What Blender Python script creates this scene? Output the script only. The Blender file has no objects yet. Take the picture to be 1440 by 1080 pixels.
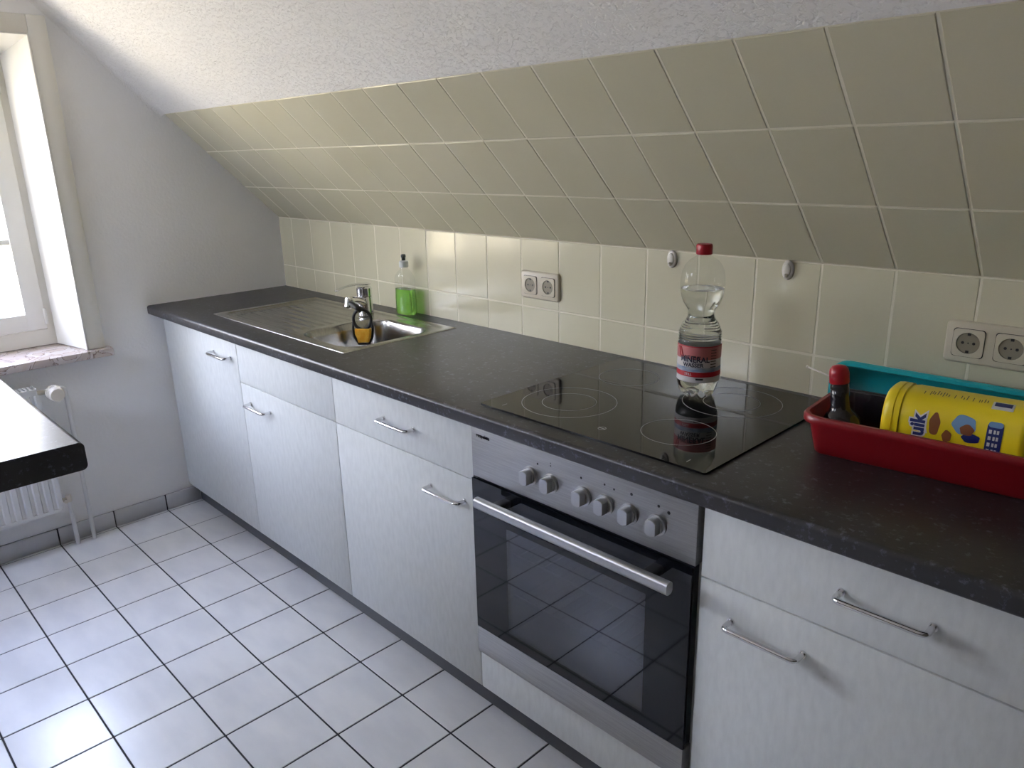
import bpy, bmesh, math, random
from mathutils import Vector, Matrix, noise
random.seed(7)
sc = bpy.context.scene
COL = sc.collection
PI = math.pi

# ------------------------------------------------------------------ materials
def new_mat(name):
    m = bpy.data.materials.new(name); m.use_nodes = True
    nt = m.node_tree
    return m, nt, nt.nodes['Principled BSDF']

def mat(name, col, rough=.5, metal=0., spec=.5, coat=0., trans=0., ior=1.5):
    m, nt, b = new_mat(name)
    b.inputs['Base Color'].default_value = (*col, 1)
    b.inputs['Roughness'].default_value = rough
    b.inputs['Metallic'].default_value = metal
    b.inputs['Specular IOR Level'].default_value = spec
    b.inputs['Coat Weight'].default_value = coat
    b.inputs['Transmission Weight'].default_value = trans
    b.inputs['IOR'].default_value = ior
    return m

def noise_mat(name, c0, c1, scale=8, rough=.5, metal=0., bump=0., bscale=None, detail=4, stretch=(1, 1, 1),
              lo=.35, hi=.65, bdist=.002, spec=.5, rough2=None, bdetail=3):
    m, nt, b = new_mat(name)
    N, L = nt.nodes, nt.links
    tc = N.new('ShaderNodeTexCoord'); mp = N.new('ShaderNodeMapping')
    mp.inputs['Scale'].default_value = stretch
    L.new(tc.outputs['Object'], mp.inputs['Vector'])
    n = N.new('ShaderNodeTexNoise'); n.inputs['Scale'].default_value = scale; n.inputs['Detail'].default_value = detail
    L.new(mp.outputs['Vector'], n.inputs['Vector'])
    r = N.new('ShaderNodeValToRGB')
    r.color_ramp.elements[0].position = lo; r.color_ramp.elements[0].color = (*c0, 1)
    r.color_ramp.elements[1].position = hi; r.color_ramp.elements[1].color = (*c1, 1)
    L.new(n.outputs['Fac'], r.inputs['Fac']); L.new(r.outputs['Color'], b.inputs['Base Color'])
    b.inputs['Roughness'].default_value = rough; b.inputs['Metallic'].default_value = metal
    b.inputs['Specular IOR Level'].default_value = spec
    if bump:
        n2 = N.new('ShaderNodeTexNoise'); n2.inputs['Scale'].default_value = bscale or scale * 4
        n2.inputs['Detail'].default_value = bdetail
        L.new(mp.outputs['Vector'], n2.inputs['Vector'])
        bp = N.new('ShaderNodeBump'); bp.inputs['Strength'].default_value = bump; bp.inputs['Distance'].default_value = bdist
        L.new(n2.outputs['Fac'], bp.inputs['Height']); L.new(bp.outputs['Normal'], b.inputs['Normal'])
    return m

def clear_mat(name, tint=(1, 1, 1), ior=1.45, rough=.02, f0=.04, f1=.55):
    """thin clear sheet: lets light straight through, mirrors a little at grazing angles"""
    m = bpy.data.materials.new(name); m.use_nodes = True
    nt = m.node_tree; N, L = nt.nodes, nt.links
    N.remove(N['Principled BSDF'])
    t = N.new('ShaderNodeBsdfTransparent'); t.inputs['Color'].default_value = (*tint, 1)
    g = N.new('ShaderNodeBsdfGlossy'); g.inputs['Roughness'].default_value = rough
    lw = N.new('ShaderNodeLayerWeight'); lw.inputs['Blend'].default_value = .5
    pw = N.new('ShaderNodeMath'); pw.operation = 'POWER'; pw.inputs[1].default_value = 4.5
    f = N.new('ShaderNodeMath'); f.operation = 'MULTIPLY_ADD'; f.inputs[1].default_value = f1; f.inputs[2].default_value = f0
    L.new(lw.outputs['Facing'], pw.inputs[0]); L.new(pw.outputs['Value'], f.inputs[0])
    mx = N.new('ShaderNodeMixShader')
    L.new(f.outputs['Value'], mx.inputs['Fac']); L.new(t.outputs['BSDF'], mx.inputs[1]); L.new(g.outputs['BSDF'], mx.inputs[2])
    L.new(mx.outputs['Shader'], N['Material Output'].inputs['Surface'])
    return m

M = {}
M['wall'] = noise_mat('painted woodchip wall', (.86, .855, .845), (.89, .885, .875), scale=3, rough=.9, bump=.3, bscale=90, bdist=.003)
M['plaster'] = noise_mat('rough white plaster', (.83, .82, .80), (.86, .85, .83), scale=4, rough=.95)
# scattered pits in the plaster
_nt = M['plaster'].node_tree; _N, _L = _nt.nodes, _nt.links
_tc = _N.new('ShaderNodeTexCoord')
_n1 = _N.new('ShaderNodeTexNoise'); _n1.inputs['Scale'].default_value = 85; _n1.inputs['Detail'].default_value = 4; _n1.inputs['Roughness'].default_value = .6
_r1 = _N.new('ShaderNodeValToRGB'); _r1.color_ramp.elements[0].position = .36; _r1.color_ramp.elements[1].position = .52
_n2 = _N.new('ShaderNodeTexNoise'); _n2.inputs['Scale'].default_value = 170; _n2.inputs['Detail'].default_value = 2
_mx = _N.new('ShaderNodeMath'); _mx.operation = 'MULTIPLY_ADD'; _mx.inputs[1].default_value = .5
_bp = _N.new('ShaderNodeBump'); _bp.inputs['Strength'].default_value = .4; _bp.inputs['Distance'].default_value = .004
_L.new(_tc.outputs['Object'], _n1.inputs['Vector']); _L.new(_tc.outputs['Object'], _n2.inputs['Vector'])
_L.new(_n1.outputs['Fac'], _r1.inputs['Fac']); _L.new(_n2.outputs['Fac'], _mx.inputs[0]); _L.new(_r1.outputs['Color'], _mx.inputs[2])
_L.new(_mx.outputs['Value'], _bp.inputs['Height']); _L.new(_bp.outputs['Normal'], _N['Principled BSDF'].inputs['Normal'])

M['tile'] = noise_mat('cream glazed tile', (.59, .56, .405), (.63, .595, .44), scale=2.5, rough=.16, bump=.12, bscale=28, bdist=.0015)
M['grout'] = mat('cream grout', (.74, .70, .56), .8)
M['floor_tile'] = noise_mat('pale marbled floor tile', (.70, .70, .705), (.78, .775, .77), scale=5, rough=.22, detail=8, stretch=(1, 2.4, 1), lo=.36, hi=.6, bump=.06, bscale=18, bdist=.001)
M['floor_grout'] = mat('dark floor grout', (.025, .026, .03), .9)
M['skirt'] = noise_mat('grey skirting tile', (.52, .52, .53), (.60, .60, .61), scale=6, rough=.3)
M['front'] = noise_mat('off-white streaked laminate', (.635, .65, .64), (.70, .715, .705), scale=38, rough=.42, detail=10, stretch=(2.2, 2.2, .7), lo=.3, hi=.62, bump=.08, bscale=60)
M['carcass'] = mat('white carcass board', (.6, .6, .59), .5)
M['plinth'] = mat('dark grey plinth', (.075, .078, .088), .4)
M['white_paint'] = noise_mat('white gloss paint', (.78, .765, .71), (.82, .81, .76), scale=3, rough=.35)
M['casing'] = noise_mat('cream painted wood', (.72, .695, .62), (.76, .735, .66), scale=3, rough=.4)
M['rad'] = mat('white radiator enamel', (.74, .74, .73), .35)
M['rad_knob'] = mat('cream plastic', (.66, .61, .52), .4)
M['dark'] = mat('black void', (.006, .006, .007), .8)
M['steel'] = noise_mat('brushed stainless steel', (.36, .35, .335), (.46, .45, .43), scale=30, rough=.24, metal=1, stretch=(1, 6, 1), detail=6)
M['alu'] = noise_mat('brushed aluminium', (.36, .36, .36), (.43, .43, .43), scale=40, rough=.42, metal=.85, stretch=(.3, 1, 12), detail=4)
M['alu_bar'] = mat('satin aluminium bar', (.46, .46, .46), .38, 1)
M['chrome'] = mat('chrome', (.74, .74, .75), .09, 1)
M['glass_black'] = mat('black ceramic glass', (.006, .006, .0065), .035, 0, .28)
M['door_glass'] = mat('black oven glass', (.005, .006, .009), .05, 0, .38)
M['oven_pane'] = clear_mat('tinted oven pane', (.42, .46, .55), 1.55, .03, .12, .6)
M['cavity'] = mat('grey oven enamel', (.04, .043, .055), .5)
M['rack'] = mat('dark oven rack steel', (.10, .10, .105), .45, .6)
M['far_wall'] = noise_mat('darkened unseen wall', (.15, .135, .11), (.18, .16, .13), scale=3, rough=.9)  # unseen rear and right walls, darkened to cut fill light on the right
M['marking'] = mat('grey printed marking', (.42, .42, .40), .5)
M['black_print'] = mat('black print', (.012, .012, .014), .5)
M['socket'] = mat('cream socket plastic', (.56, .51, .40), .3)
M['socket_in'] = mat('recessed socket plastic', (.24, .215, .16), .45)
M['hook'] = mat('white hook plastic', (.62, .60, .55), .3)
M['pet'] = clear_mat('clear plastic', (.965, .975, .97), 1.42, .04, .03, .30)
M['pane'] = clear_mat('window glass', (.97, .98, .98), 1.45, .0, .03, .4)
M['water'] = mat('water', (.97, .99, .98), .0, 0, .5, 0, 1., 1.33)
M['soap'] = mat('green washing-up liquid', (.40, .86, .18), .02, 0, .5, 0, 1., 1.36)
M['red_cap'] = mat('red plastic cap', (.38, .008, .020), .3)
M['red_tray'] = mat('red plastic', (.24, .006, .012), .32)
M['teal'] = mat('teal plastic', (.016, .36, .41), .3)
M['dark_bottle'] = mat('dark bottle', (.010, .008, .012), .12)
M['yellow'] = mat('yellow plastic', (.78, .60, .012), .33)
M['navy'] = mat('navy print', (.012, .022, .14), .4)
M['ink'] = mat('dark ink', (.016, .018, .045), .5)
M['white_print'] = mat('white print', (.66, .66, .66), .5)
M['lightblue'] = mat('light blue print', (.16, .30, .50), .5)
M['brown'] = mat('brown print', (.22, .07, .02), .5)
M['rubber'] = mat('black rubber', (.008, .008, .008), .45)
M['sponge'] = noise_mat('yellow sponge', (.78, .36, .02), (.85, .50, .06), scale=60, rough=.95, bump=.7, bscale=260)
M['label_white'] = mat('white label', (.60, .58, .58), .4)
M['label_pink'] = mat('pink label', (.52, .17, .17), .4)
M['label_blue'] = noise_mat('blue wave label', (.12, .20, .38), (.42, .46, .52), scale=45, rough=.4, stretch=(1, 1, 3))
M['label_red'] = mat('red label band', (.42, .008, .02), .4)
M['black_cap'] = mat('black cap', (.006, .012, .01), .35)
M['frost'] = mat('milky plastic', (.62, .64, .62), .3)
M['wire'] = mat('pale wire', (.70, .66, .58), .4)

def patchy_front():
    m = M['front'].copy(); m.name = 'off-white laminate with brown patches'
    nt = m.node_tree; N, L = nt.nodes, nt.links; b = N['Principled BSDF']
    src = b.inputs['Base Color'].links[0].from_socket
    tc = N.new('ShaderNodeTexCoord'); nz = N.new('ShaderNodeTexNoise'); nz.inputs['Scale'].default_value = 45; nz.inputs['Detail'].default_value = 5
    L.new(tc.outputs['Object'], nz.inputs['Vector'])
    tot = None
    for x, z, ang, sx, sz in ((2.672, .568, .34, .060, .020), (2.850, .710, .28, .065, .024)):  # soft brown ellipse just to the lower right of each handle
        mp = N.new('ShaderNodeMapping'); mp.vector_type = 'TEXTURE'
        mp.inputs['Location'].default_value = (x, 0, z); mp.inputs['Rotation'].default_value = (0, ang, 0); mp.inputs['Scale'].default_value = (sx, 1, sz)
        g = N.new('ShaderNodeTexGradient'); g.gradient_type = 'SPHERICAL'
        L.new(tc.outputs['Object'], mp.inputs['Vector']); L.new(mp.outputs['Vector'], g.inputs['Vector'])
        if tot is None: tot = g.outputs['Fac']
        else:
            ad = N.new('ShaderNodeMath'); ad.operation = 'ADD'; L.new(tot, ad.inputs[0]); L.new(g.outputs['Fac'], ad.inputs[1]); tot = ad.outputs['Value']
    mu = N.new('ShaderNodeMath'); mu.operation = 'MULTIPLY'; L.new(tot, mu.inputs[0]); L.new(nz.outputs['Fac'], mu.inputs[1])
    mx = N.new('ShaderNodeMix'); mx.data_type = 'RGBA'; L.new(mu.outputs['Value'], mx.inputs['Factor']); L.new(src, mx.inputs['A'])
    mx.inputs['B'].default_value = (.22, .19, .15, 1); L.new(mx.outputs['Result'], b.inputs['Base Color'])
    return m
M['front_patchy'] = patchy_front()

# speckled laminate worktop
def worktop_mat(name, base, fleck):
    m, nt, b = new_mat(name); N, L = nt.nodes, nt.links
    tc = N.new('ShaderNodeTexCoord')
    n = N.new('ShaderNodeTexNoise'); n.inputs['Scale'].default_value = 12; n.inputs['Detail'].default_value = 6
    r = N.new('ShaderNodeValToRGB'); r.color_ramp.elements[0].color = (*[c * .7 for c in base], 1); r.color_ramp.elements[1].color = (*[c * 1.35 for c in base], 1)
    r.color_ramp.elements[0].position = .3; r.color_ramp.elements[1].position = .7
    n2 = N.new('ShaderNodeTexNoise'); n2.inputs['Scale'].default_value = 75; n2.inputs['Detail'].default_value = 5; n2.inputs['Roughness'].default_value = .7
    r2 = N.new('ShaderNodeValToRGB'); r2.color_ramp.elements[0].position = .57; r2.color_ramp.elements[1].position = .70
    r2.color_ramp.elements[0].color = (0, 0, 0, 1); r2.color_ramp.elements[1].color = (.8, .8, .8, 1)
    mx = N.new('ShaderNodeMix'); mx.data_type = 'RGBA'
    L.new(tc.outputs['Object'], n.inputs['Vector']); L.new(tc.outputs['Object'], n2.inputs['Vector'])
    L.new(n.outputs['Fac'], r.inputs['Fac']); L.new(n2.outputs['Fac'], r2.inputs['Fac'])
    L.new(r2.outputs['Color'], mx.inputs['Factor']); L.new(r.outputs['Color'], mx.inputs['A']); mx.inputs['B'].default_value = (*fleck, 1)
    L.new(mx.outputs['Result'], b.inputs['Base Color'])
    b.inputs['Roughness'].default_value = .34
    n3 = N.new('ShaderNodeTexNoise'); n3.inputs['Scale'].default_value = 160
    bp = N.new('ShaderNodeBump'); bp.inputs['Strength'].default_value = .12; bp.inputs['Distance'].default_value = .001
    L.new(tc.outputs['Object'], n3.inputs['Vector']); L.new(n3.outputs['Fac'], bp.inputs['Height']); L.new(bp.outputs['Normal'], b.inputs['Normal'])
    return m
M['worktop'] = worktop_mat('dark speckled laminate', (.024, .0228, .0255), (.15, .16, .21))

# marble window sill
def marble():
    m, nt, b = new_mat('veined marble'); N, L = nt.nodes, nt.links
    tc = N.new('ShaderNodeTexCoord')
    n = N.new('ShaderNodeTexNoise'); n.inputs['Scale'].default_value = 9; n.inputs['Detail'].default_value = 8; n.inputs['Distortion'].default_value = 2.2
    r = N.new('ShaderNodeValToRGB'); e = r.color_ramp.elements
    e[0].position = .30; e[0].color = (.50, .42, .38, 1); e[1].position = .7; e[1].color = (.55, .47, .43, 1)
    k = r.color_ramp.elements.new(.485); k.color = (.50, .42, .38, 1)
    k = r.color_ramp.elements.new(.505); k.color = (.17, .10, .08, 1)
    k = r.color_ramp.elements.new(.53); k.color = (.58, .52, .50, 1)
    L.new(tc.outputs['Object'], n.inputs['Vector']); L.new(n.outputs['Fac'], r.inputs['Fac']); L.new(r.outputs['Color'], b.inputs['Base Color'])
    b.inputs['Roughness'].default_value = .25
    return m
M['marble'] = marble()

# ------------------------------------------------------------------ mesh helpers
def link(name, me, m=None, parent=None, smooth=False, loc=None):
    o = bpy.data.objects.new(name, me); COL.objects.link(o)
    if m is not None:
        for mm in (m if isinstance(m, (list, tuple)) else [m]): me.materials.append(mm)
    if smooth:
        for p in me.polygons: p.use_smooth = True
    if parent: o.parent = parent
    if loc: o.location = loc
    return o

def obj(name, bm, m, parent=None, smooth=False, auto=None):
    bmesh.ops.recalc_face_normals(bm, faces=bm.faces)
    if auto is not None:
        for e in bm.edges:
            if len(e.link_faces) == 2 and e.calc_face_angle(0) > math.radians(auto): e.smooth = False
        smooth = True
    me = bpy.data.meshes.new(name); bm.to_mesh(me); bm.free()
    return link(name, me, m, parent, smooth)

def thing(name, label, cat, loc=(0, 0, 0), rz=0, group=None):
    o = bpy.data.objects.new(name, None); COL.objects.link(o)
    o.location = loc; o.rotation_euler = (0, 0, rz); o.empty_display_size = .05
    o['label'] = label; o['category'] = cat
    if group: o['group'] = group
    return o

def tag(o, label, cat, group=None):
    o['label'] = label; o['category'] = cat
    if group: o['group'] = group
    return o

def struct(o): o['kind'] = 'structure'; return o

def box(bm, x0, x1, y0, y1, z0, z1, bev=0, seg=2, mi=0):
    r = bmesh.ops.create_cube(bm, size=1)
    vs = r['verts']
    for v in vs:
        v.co = Vector(((x0 + x1) / 2 + v.co.x * (x1 - x0), (y0 + y1) / 2 + v.co.y * (y1 - y0), (z0 + z1) / 2 + v.co.z * (z1 - z0)))
    fs = set(f for v in vs for f in v.link_faces)
    for f in fs: f.material_index = mi
    if bev:
        es = list(set(e for v in vs for e in v.link_edges))
        r = bmesh.ops.bevel(bm, geom=es, offset=bev, segments=seg, profile=.5, affect='EDGES')
        vs = list(set(v for f in r['faces'] for v in f.verts))
        for f in r['faces']: f.material_index = mi
    return vs

def boxo(name, d, m, parent=None, bev=0, seg=2):
    bm = bmesh.new(); box(bm, *d, bev=bev, seg=seg); return obj(name, bm, m, parent, auto=30 if bev else None)

def cyl(bm, c, axis, r, h, n=32, r2=None, caps=True, bev=0):
    """cylinder from point c along axis (unit) with length h"""
    a = Vector(axis).normalized(); q = Vector((0, 0, 1)).rotation_difference(a).to_matrix().to_4x4()
    rr = bmesh.ops.create_cone(bm, cap_ends=caps, segments=n, radius1=r, radius2=r if r2 is None else r2, depth=h)
    T = Matrix.Translation(Vector(c) + a * h / 2) @ q
    for v in rr['verts']: v.co = T @ v.co
    if bev:
        es = [e for e in set(e for v in rr['verts'] for e in v.link_edges) if any(len(f.verts) > 4 for f in e.link_faces)]
        bmesh.ops.bevel(bm, geom=es, offset=bev, segments=3, profile=.5, affect='EDGES')
    return rr['verts']

def lathe(bm, prof, n=48, c=(0, 0, 0), mod=None, cap0=True, cap1=True):
    """profile list of (r, z); mod(r, z, a) -> (r, z) lets lobes in"""
    rings = []
    for r, z in prof:
        ring = []
        for i in range(n):
            a = 2 * PI * i / n
            rr, zz = mod(r, z, a) if mod else (r, z)
            ring.append(bm.verts.new((c[0] + rr * math.cos(a), c[1] + rr * math.sin(a), c[2] + zz)))
        rings.append(ring)
    for a, b in zip(rings, rings[1:]):
        for i in range(n):
            bm.faces.new((a[i], a[(i + 1) % n], b[(i + 1) % n], b[i]))
    if cap0: bm.faces.new(list(reversed(rings[0])))
    if cap1: bm.faces.new(rings[-1])

def prism(bm, pts, f, d0, d1):
    """pts 2D polygon, f(a,b,d)->xyz, extruded between d0 and d1"""
    A = [bm.verts.new(f(a, b, d0)) for a, b in pts]; B = [bm.verts.new(f(a, b, d1)) for a, b in pts]
    n = len(pts)
    for i in range(n): bm.faces.new((A[i], A[(i + 1) % n], B[(i + 1) % n], B[i]))
    bm.faces.new(list(reversed(A))); bm.faces.new(B)
    return A + B

def rrect(x0, x1, y0, y1, r, n=6):
    P = []
    for cx, cy, a0 in ((x1 - r, y1 - r, 0), (x0 + r, y1 - r, 90), (x0 + r, y0 + r, 180), (x1 - r, y0 + r, 270)):
        for i in range(n + 1):
            a = math.radians(a0 + 90 * i / n); P.append((cx + r * math.cos(a), cy + r * math.sin(a)))
    return P

def tube(bm, pts, r, n=12, closed=False, caps=True):
    pts = [Vector(p) for p in pts]; N = len(pts); rings = []
    up = None
    for i, p in enumerate(pts):
        if closed: t = (pts[(i + 1) % N] - pts[i - 1]).normalized()
        else: t = (pts[min(i + 1, N - 1)] - pts[max(i - 1, 0)]).normalized()
        if up is None:
            up = Vector((0, 0, 1)) if abs(t.z) < .9 else Vector((1, 0, 0))
        s = t.cross(up).normalized(); up = s.cross(t).normalized()
        rad = r(i / (N - 1)) if callable(r) else r
        rings.append([bm.verts.new(p + (s * math.cos(2 * PI * k / n) + up * math.sin(2 * PI * k / n)) * rad) for k in range(n)])
    prs = list(zip(rings, rings[1:])) + ([(rings[-1], rings[0])] if closed else [])
    for a, b in prs:
        for k in range(n): bm.faces.new((a[k], a[(k + 1) % n], b[(k + 1) % n], b[k]))
    if not closed and caps:
        bm.faces.new(list(reversed(rings[0]))); bm.faces.new(rings[-1])

def arc_path(pts, rad, n=6):
    """polyline with rounded corners"""
    pts = [Vector(p) for p in pts]; out = [pts[0]]
    for a, b, c in zip(pts, pts[1:], pts[2:]):
        d0 = (a - b).normalized(); d1 = (c - b).normalized()
        p0 = b + d0 * rad; p1 = b + d1 * rad
        for i in range(n + 1):
            t = i / n; out.append(p0 * (1 - t) ** 2 + b * 2 * t * (1 - t) + p1 * t * t)
    out.append(pts[-1]); return out

def text_mesh(s, size, depth=.0004, bold=0., spacing=1.):
    cu = bpy.data.curves.new('text', 'FONT'); cu.body = s; cu.size = size; cu.align_x = 'CENTER'; cu.align_y = 'CENTER'
    cu.extrude = depth; cu.offset = bold; cu.space_character = spacing; cu.resolution_u = 3
    o = bpy.data.objects.new('text', cu); COL.objects.link(o)
    bpy.context.view_layer.update()
    me = bpy.data.meshes.new_from_object(o.evaluated_get(bpy.context.evaluated_depsgraph_get()))
    bpy.data.objects.remove(o); bpy.data.curves.remove(cu)
    return me

def text_obj(name, s, size, f, m, parent, bold=0., depth=.0004, spacing=1.):
    me = text_mesh(s, size, depth, bold, spacing)
    bm = bmesh.new(); bm.from_mesh(me); bpy.data.meshes.remove(me)
    bmesh.ops.subdivide_edges(bm, edges=[e for e in bm.edges if e.calc_length() > size * .35], cuts=2)
    for v in bm.verts: v.co = Vector(f(v.co.x, v.co.y, v.co.z))
    return obj(name, bm, m, parent)

# ------------------------------------------------------------------ measures of the room
H = .8479          # worktop height
YB = .5435         # face of the tiled wall
ZK = 1.1413        # kink where the slope starts
TH = .7732         # slope angle
CO, SI = math.cos(TH), math.sin(TH)
X0T, WT = 1.1603, .1510
ZG = .9392
D1, D2, D3 = .1876, .3867, .5848
FY, FX, FT = .0997, .0243, .2
RX, RYF = 4.3, -2.80   # far right wall, wall behind the camera
ZC = 2.32

def slope_pt(d, up=0.):     # point on the slope at distance d from the kink; up = out into the room
    return YB - d * CO - up * SI, ZK + d * SI - up * CO

# ------------------------------------------------------------------ structure
# floor: tiles with real joints
bm = bmesh.new()
box(bm, -.02, RX, RYF - .02, YB + .06, -.05, -.0014, mi=1)
for i in range(-1, 22):
    for j in range(-3, 15):
        xa, xb = FX + i * FT, FX + (i + 1) * FT
        yb_, ya = FY - j * FT, FY - (j + 1) * FT
        xa = max(xa, 0); xb = min(xb, RX); ya = max(ya, RYF); yb_ = min(yb_, YB + .05)
        if xb - xa < .012 or yb_ - ya < .012: continue
        g = .0021
        tx, ty = random.uniform(-.0006, .0006), random.uniform(-.0006, .0006)
        vs = box(bm, xa + g, xb - g, ya + g, yb_ - g, -.010, 0, bev=.0012, seg=1)
        for v in vs: v.co.z += (v.co.x - (xa + xb) / 2) * tx * 2 + (v.co.y - (ya + yb_) / 2) * ty * 2 - .0002
floor = struct(obj('floor', bm, [M['floor_tile'], M['floor_grout']]))

def tile_wall(name, rows, fn, x1, back=.03):
    """rows: list of (a0,a1); fn(x, a, up) -> xyz"""
    bm = bmesh.new()
    g = .0020; ch = .0018
    A0, A1 = rows[0][0], rows[-1][1]
    p = [(0, A0), (x1, A0), (x1, A1), (0, A1)]
    vs = [bm.verts.new(fn(x, a, -.0009)) for x, a in p] + [bm.verts.new(fn(x, a, -back)) for x, a in p]
    for q in ((0, 1, 2, 3), (7, 6, 5, 4), (0, 4, 5, 1), (1, 5, 6, 2), (2, 6, 7, 3), (3, 7, 4, 0)):
        bm.faces.new([vs[i] for i in q]).material_index = 1
    k = -8
    while X0T + k * WT < x1:
        xa, xb = max(X0T + k * WT, 0), min(X0T + (k + 1) * WT, x1)
        k += 1
        if xb - xa < .012: continue
        for a0, a1 in rows:
            tx, ta = random.uniform(-.0035, .0035), random.uniform(-.0035, .0035)
            xm, am = (xa + xb) / 2, (a0 + a1) / 2
            ring = []
            for off, up in ((0, -.004), (0, -.0012), (ch, 0)):
                q = [(xa + g + off, a0 + g + off), (xb - g - off, a0 + g + off), (xb - g - off, a1 - g - off), (xa + g + off, a1 - g - off)]
                ring.append([bm.verts.new(fn(x, a, up + (x - xm) * tx + (a - am) * ta)) for x, a in q])
            for r0, r1 in zip(ring, ring[1:]):
                for i in range(4): bm.faces.new((r0[i], r0[(i + 1) % 4], r1[(i + 1) % 4], r1[i]))
            bm.faces.new(ring[-1])
    me = bpy.data.meshes.new(name); bmesh.ops.recalc_face_normals(bm, faces=bm.faces); bm.to_mesh(me); bm.free()
    return struct(link(name, me, [M['tile'], M['grout']]))

tile_wall('wall_back', [(ZG - .2, ZG), (ZG, ZK)], lambda x, a, up: (x, YB - up, a), RX)
# plain masonry of the back wall below the tiles
struct(boxo('wall_back', (0, RX, YB, YB + .12, -.05, ZG - .2), M['wall']))
struct(boxo('wall_back', (0, RX, YB + .0301, YB + .13, ZG - .2, ZK + .14), M['wall']))
tile_wall('wall_slope', [(0, D1), (D1, D2), (D2, D3)], lambda x, a, up: (x, *slope_pt(a, up)), RX, .12)

# ceiling: plastered slope, flat strip and opposite slope, one folded shell
y3, z3 = slope_pt(D3)
yA = YB - (ZC - ZK) / math.tan(TH)
yo0 = yA - 1.06
yo1, zo1 = RYF, ZC - (yo0 - RYF) * math.tan(TH)
outer = [(y3, z3), (yA, ZC), (yo0, ZC), (yo1, zo1)]
th = .1
back = [(yo1, zo1 + th * 1.4), (yo0, ZC + th), (yA, ZC + th), (y3 + .14 * SI + .02, z3 + .14 * CO - .02)]
SKX0, SKX1, SKT0, SKT1 = .10, .84, .26, .68      # added unseen roof window in the far slope, brightens the left side
def sk(t, n=0.):   # point on the far slope, n = thickness outwards
    return (yo0 + (yo1 - yo0) * t - n * SI, ZC + (zo1 - ZC) * t + n * CO)
bm = bmesh.new(); fx = lambda a, b, d: (d, a, b)
prism(bm, outer + back, fx, 0, SKX0); prism(bm, outer + back, fx, SKX1, RX)
prism(bm, [outer[0], outer[1], outer[2], sk(SKT0), sk(SKT0, .11), (yo0, ZC + .11), (yA, ZC + th), back[3]], fx, SKX0, SKX1)
prism(bm, [sk(SKT1), outer[3], back[0], sk(SKT1, .11)], fx, SKX0, SKX1)
struct(obj('ceiling', bm, M['plaster']))
w2 = bpy.data.objects.new('added_roof_window', None); COL.objects.link(w2); w2['kind'] = 'structure'
dt = .05 / math.hypot(yo1 - yo0, zo1 - ZC)
bm = bmesh.new()
def skbox(bm, xa, xb, ta, tb, n0, n1): prism(bm, [sk(ta, n0), sk(tb, n0), sk(tb, n1), sk(ta, n1)], fx, xa, xb)
skbox(bm, SKX0, SKX0 + .05, SKT0, SKT1, .03, .10); skbox(bm, SKX1 - .05, SKX1, SKT0, SKT1, .03, .10)
skbox(bm, SKX0 + .05, SKX1 - .05, SKT0, SKT0 + dt, .03, .10); skbox(bm, SKX0 + .05, SKX1 - .05, SKT1 - dt, SKT1, .03, .10)
obj('window_frame', bm, M['white_paint'], w2)
bm = bmesh.new(); skbox(bm, SKX0 + .045, SKX1 - .045, SKT0 + dt * .9, SKT1 - dt * .9, .06, .064)
obj('pane', bm, M['pane'], w2)
# a soft plaster fillet rounds the corner between slope and gable
bm = bmesh.new()
n_sl = Vector((0, -SI, -CO)); dirs = Vector((0, -CO, SI)); K = Vector((0, YB, ZK)); RF = .022
prev = None
for s in (D3 + .002, (ZC - ZK) / SI):
    ring = []
    for i in range(9):
        a = i / 8 * PI / 2
        p = K + dirs * s + Vector((1, 0, 0)) * (RF - RF * math.sin(a)) + n_sl * (RF - RF * math.cos(a))
        ring.append(bm.verts.new(p))
    ring.append(bm.verts.new(K + dirs * s))
    if prev:
        for i in range(10): bm.faces.new((prev[i], prev[(i + 1) % 10], ring[(i + 1) % 10], ring[i]))
    prev = ring
struct(obj('trim_1', bm, M['plaster'], auto=50))

# gable wall with the window opening (x = 0 plane)
WY0, WY1, WZ0, WZ1 = -1.655, -.287, .690, 1.790
WD = .26
def gable_poly():
    return [(YB + .12, -.05), (YB + .12, ZK), (YB, ZK), (yA, ZC), (yo0, ZC), (yo1, zo1), (yo1 - .1, zo1), (yo1 - .1, -.05)]
bm = bmesh.new()
# built in strips around the opening, one mesh
def strip(poly): prism(bm, poly, lambda a, b, d: (d, a, b), -WD - .04, 0)
def ztop(y):
    if y >= YB: return ZK + .0
    if y >= yA: return ZK + (YB - y) * math.tan(TH)
    if y >= yo0: return ZC
    return ZC - (yo0 - y) * math.tan(TH)
strip([(WY1, -.05), (YB + .12, -.05), (YB + .12, ZK + .05), (YB, ZK + .05), (WY1, ztop(WY1) + .05)])
strip([(WY0, -.05), (WY1, -.05), (WY1, WZ0), (WY0, WZ0)])
strip([(WY0, WZ1), (WY1, WZ1), (WY1, ztop(WY1) + .05), (yA, ZC + .05), (yo0, ZC + .05), (WY0, ztop(WY0) + .05)])
strip([(yo1 - .1, -.05), (WY0, -.05), (WY0, ztop(WY0) + .05), (yo1 - .1, zo1 + .05)])
struct(obj('wall_left', bm, M['wall']))
struct(boxo('wall_front', (0, RX, RYF - .1, RYF, -.05, zo1 + .02), M['far_wall']))
bm = bmesh.new(); prism(bm, gable_poly(), lambda a, b, d: (d, a, b), RX, RX + .1)
struct(obj('wall_right', bm, M['far_wall']))

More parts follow.
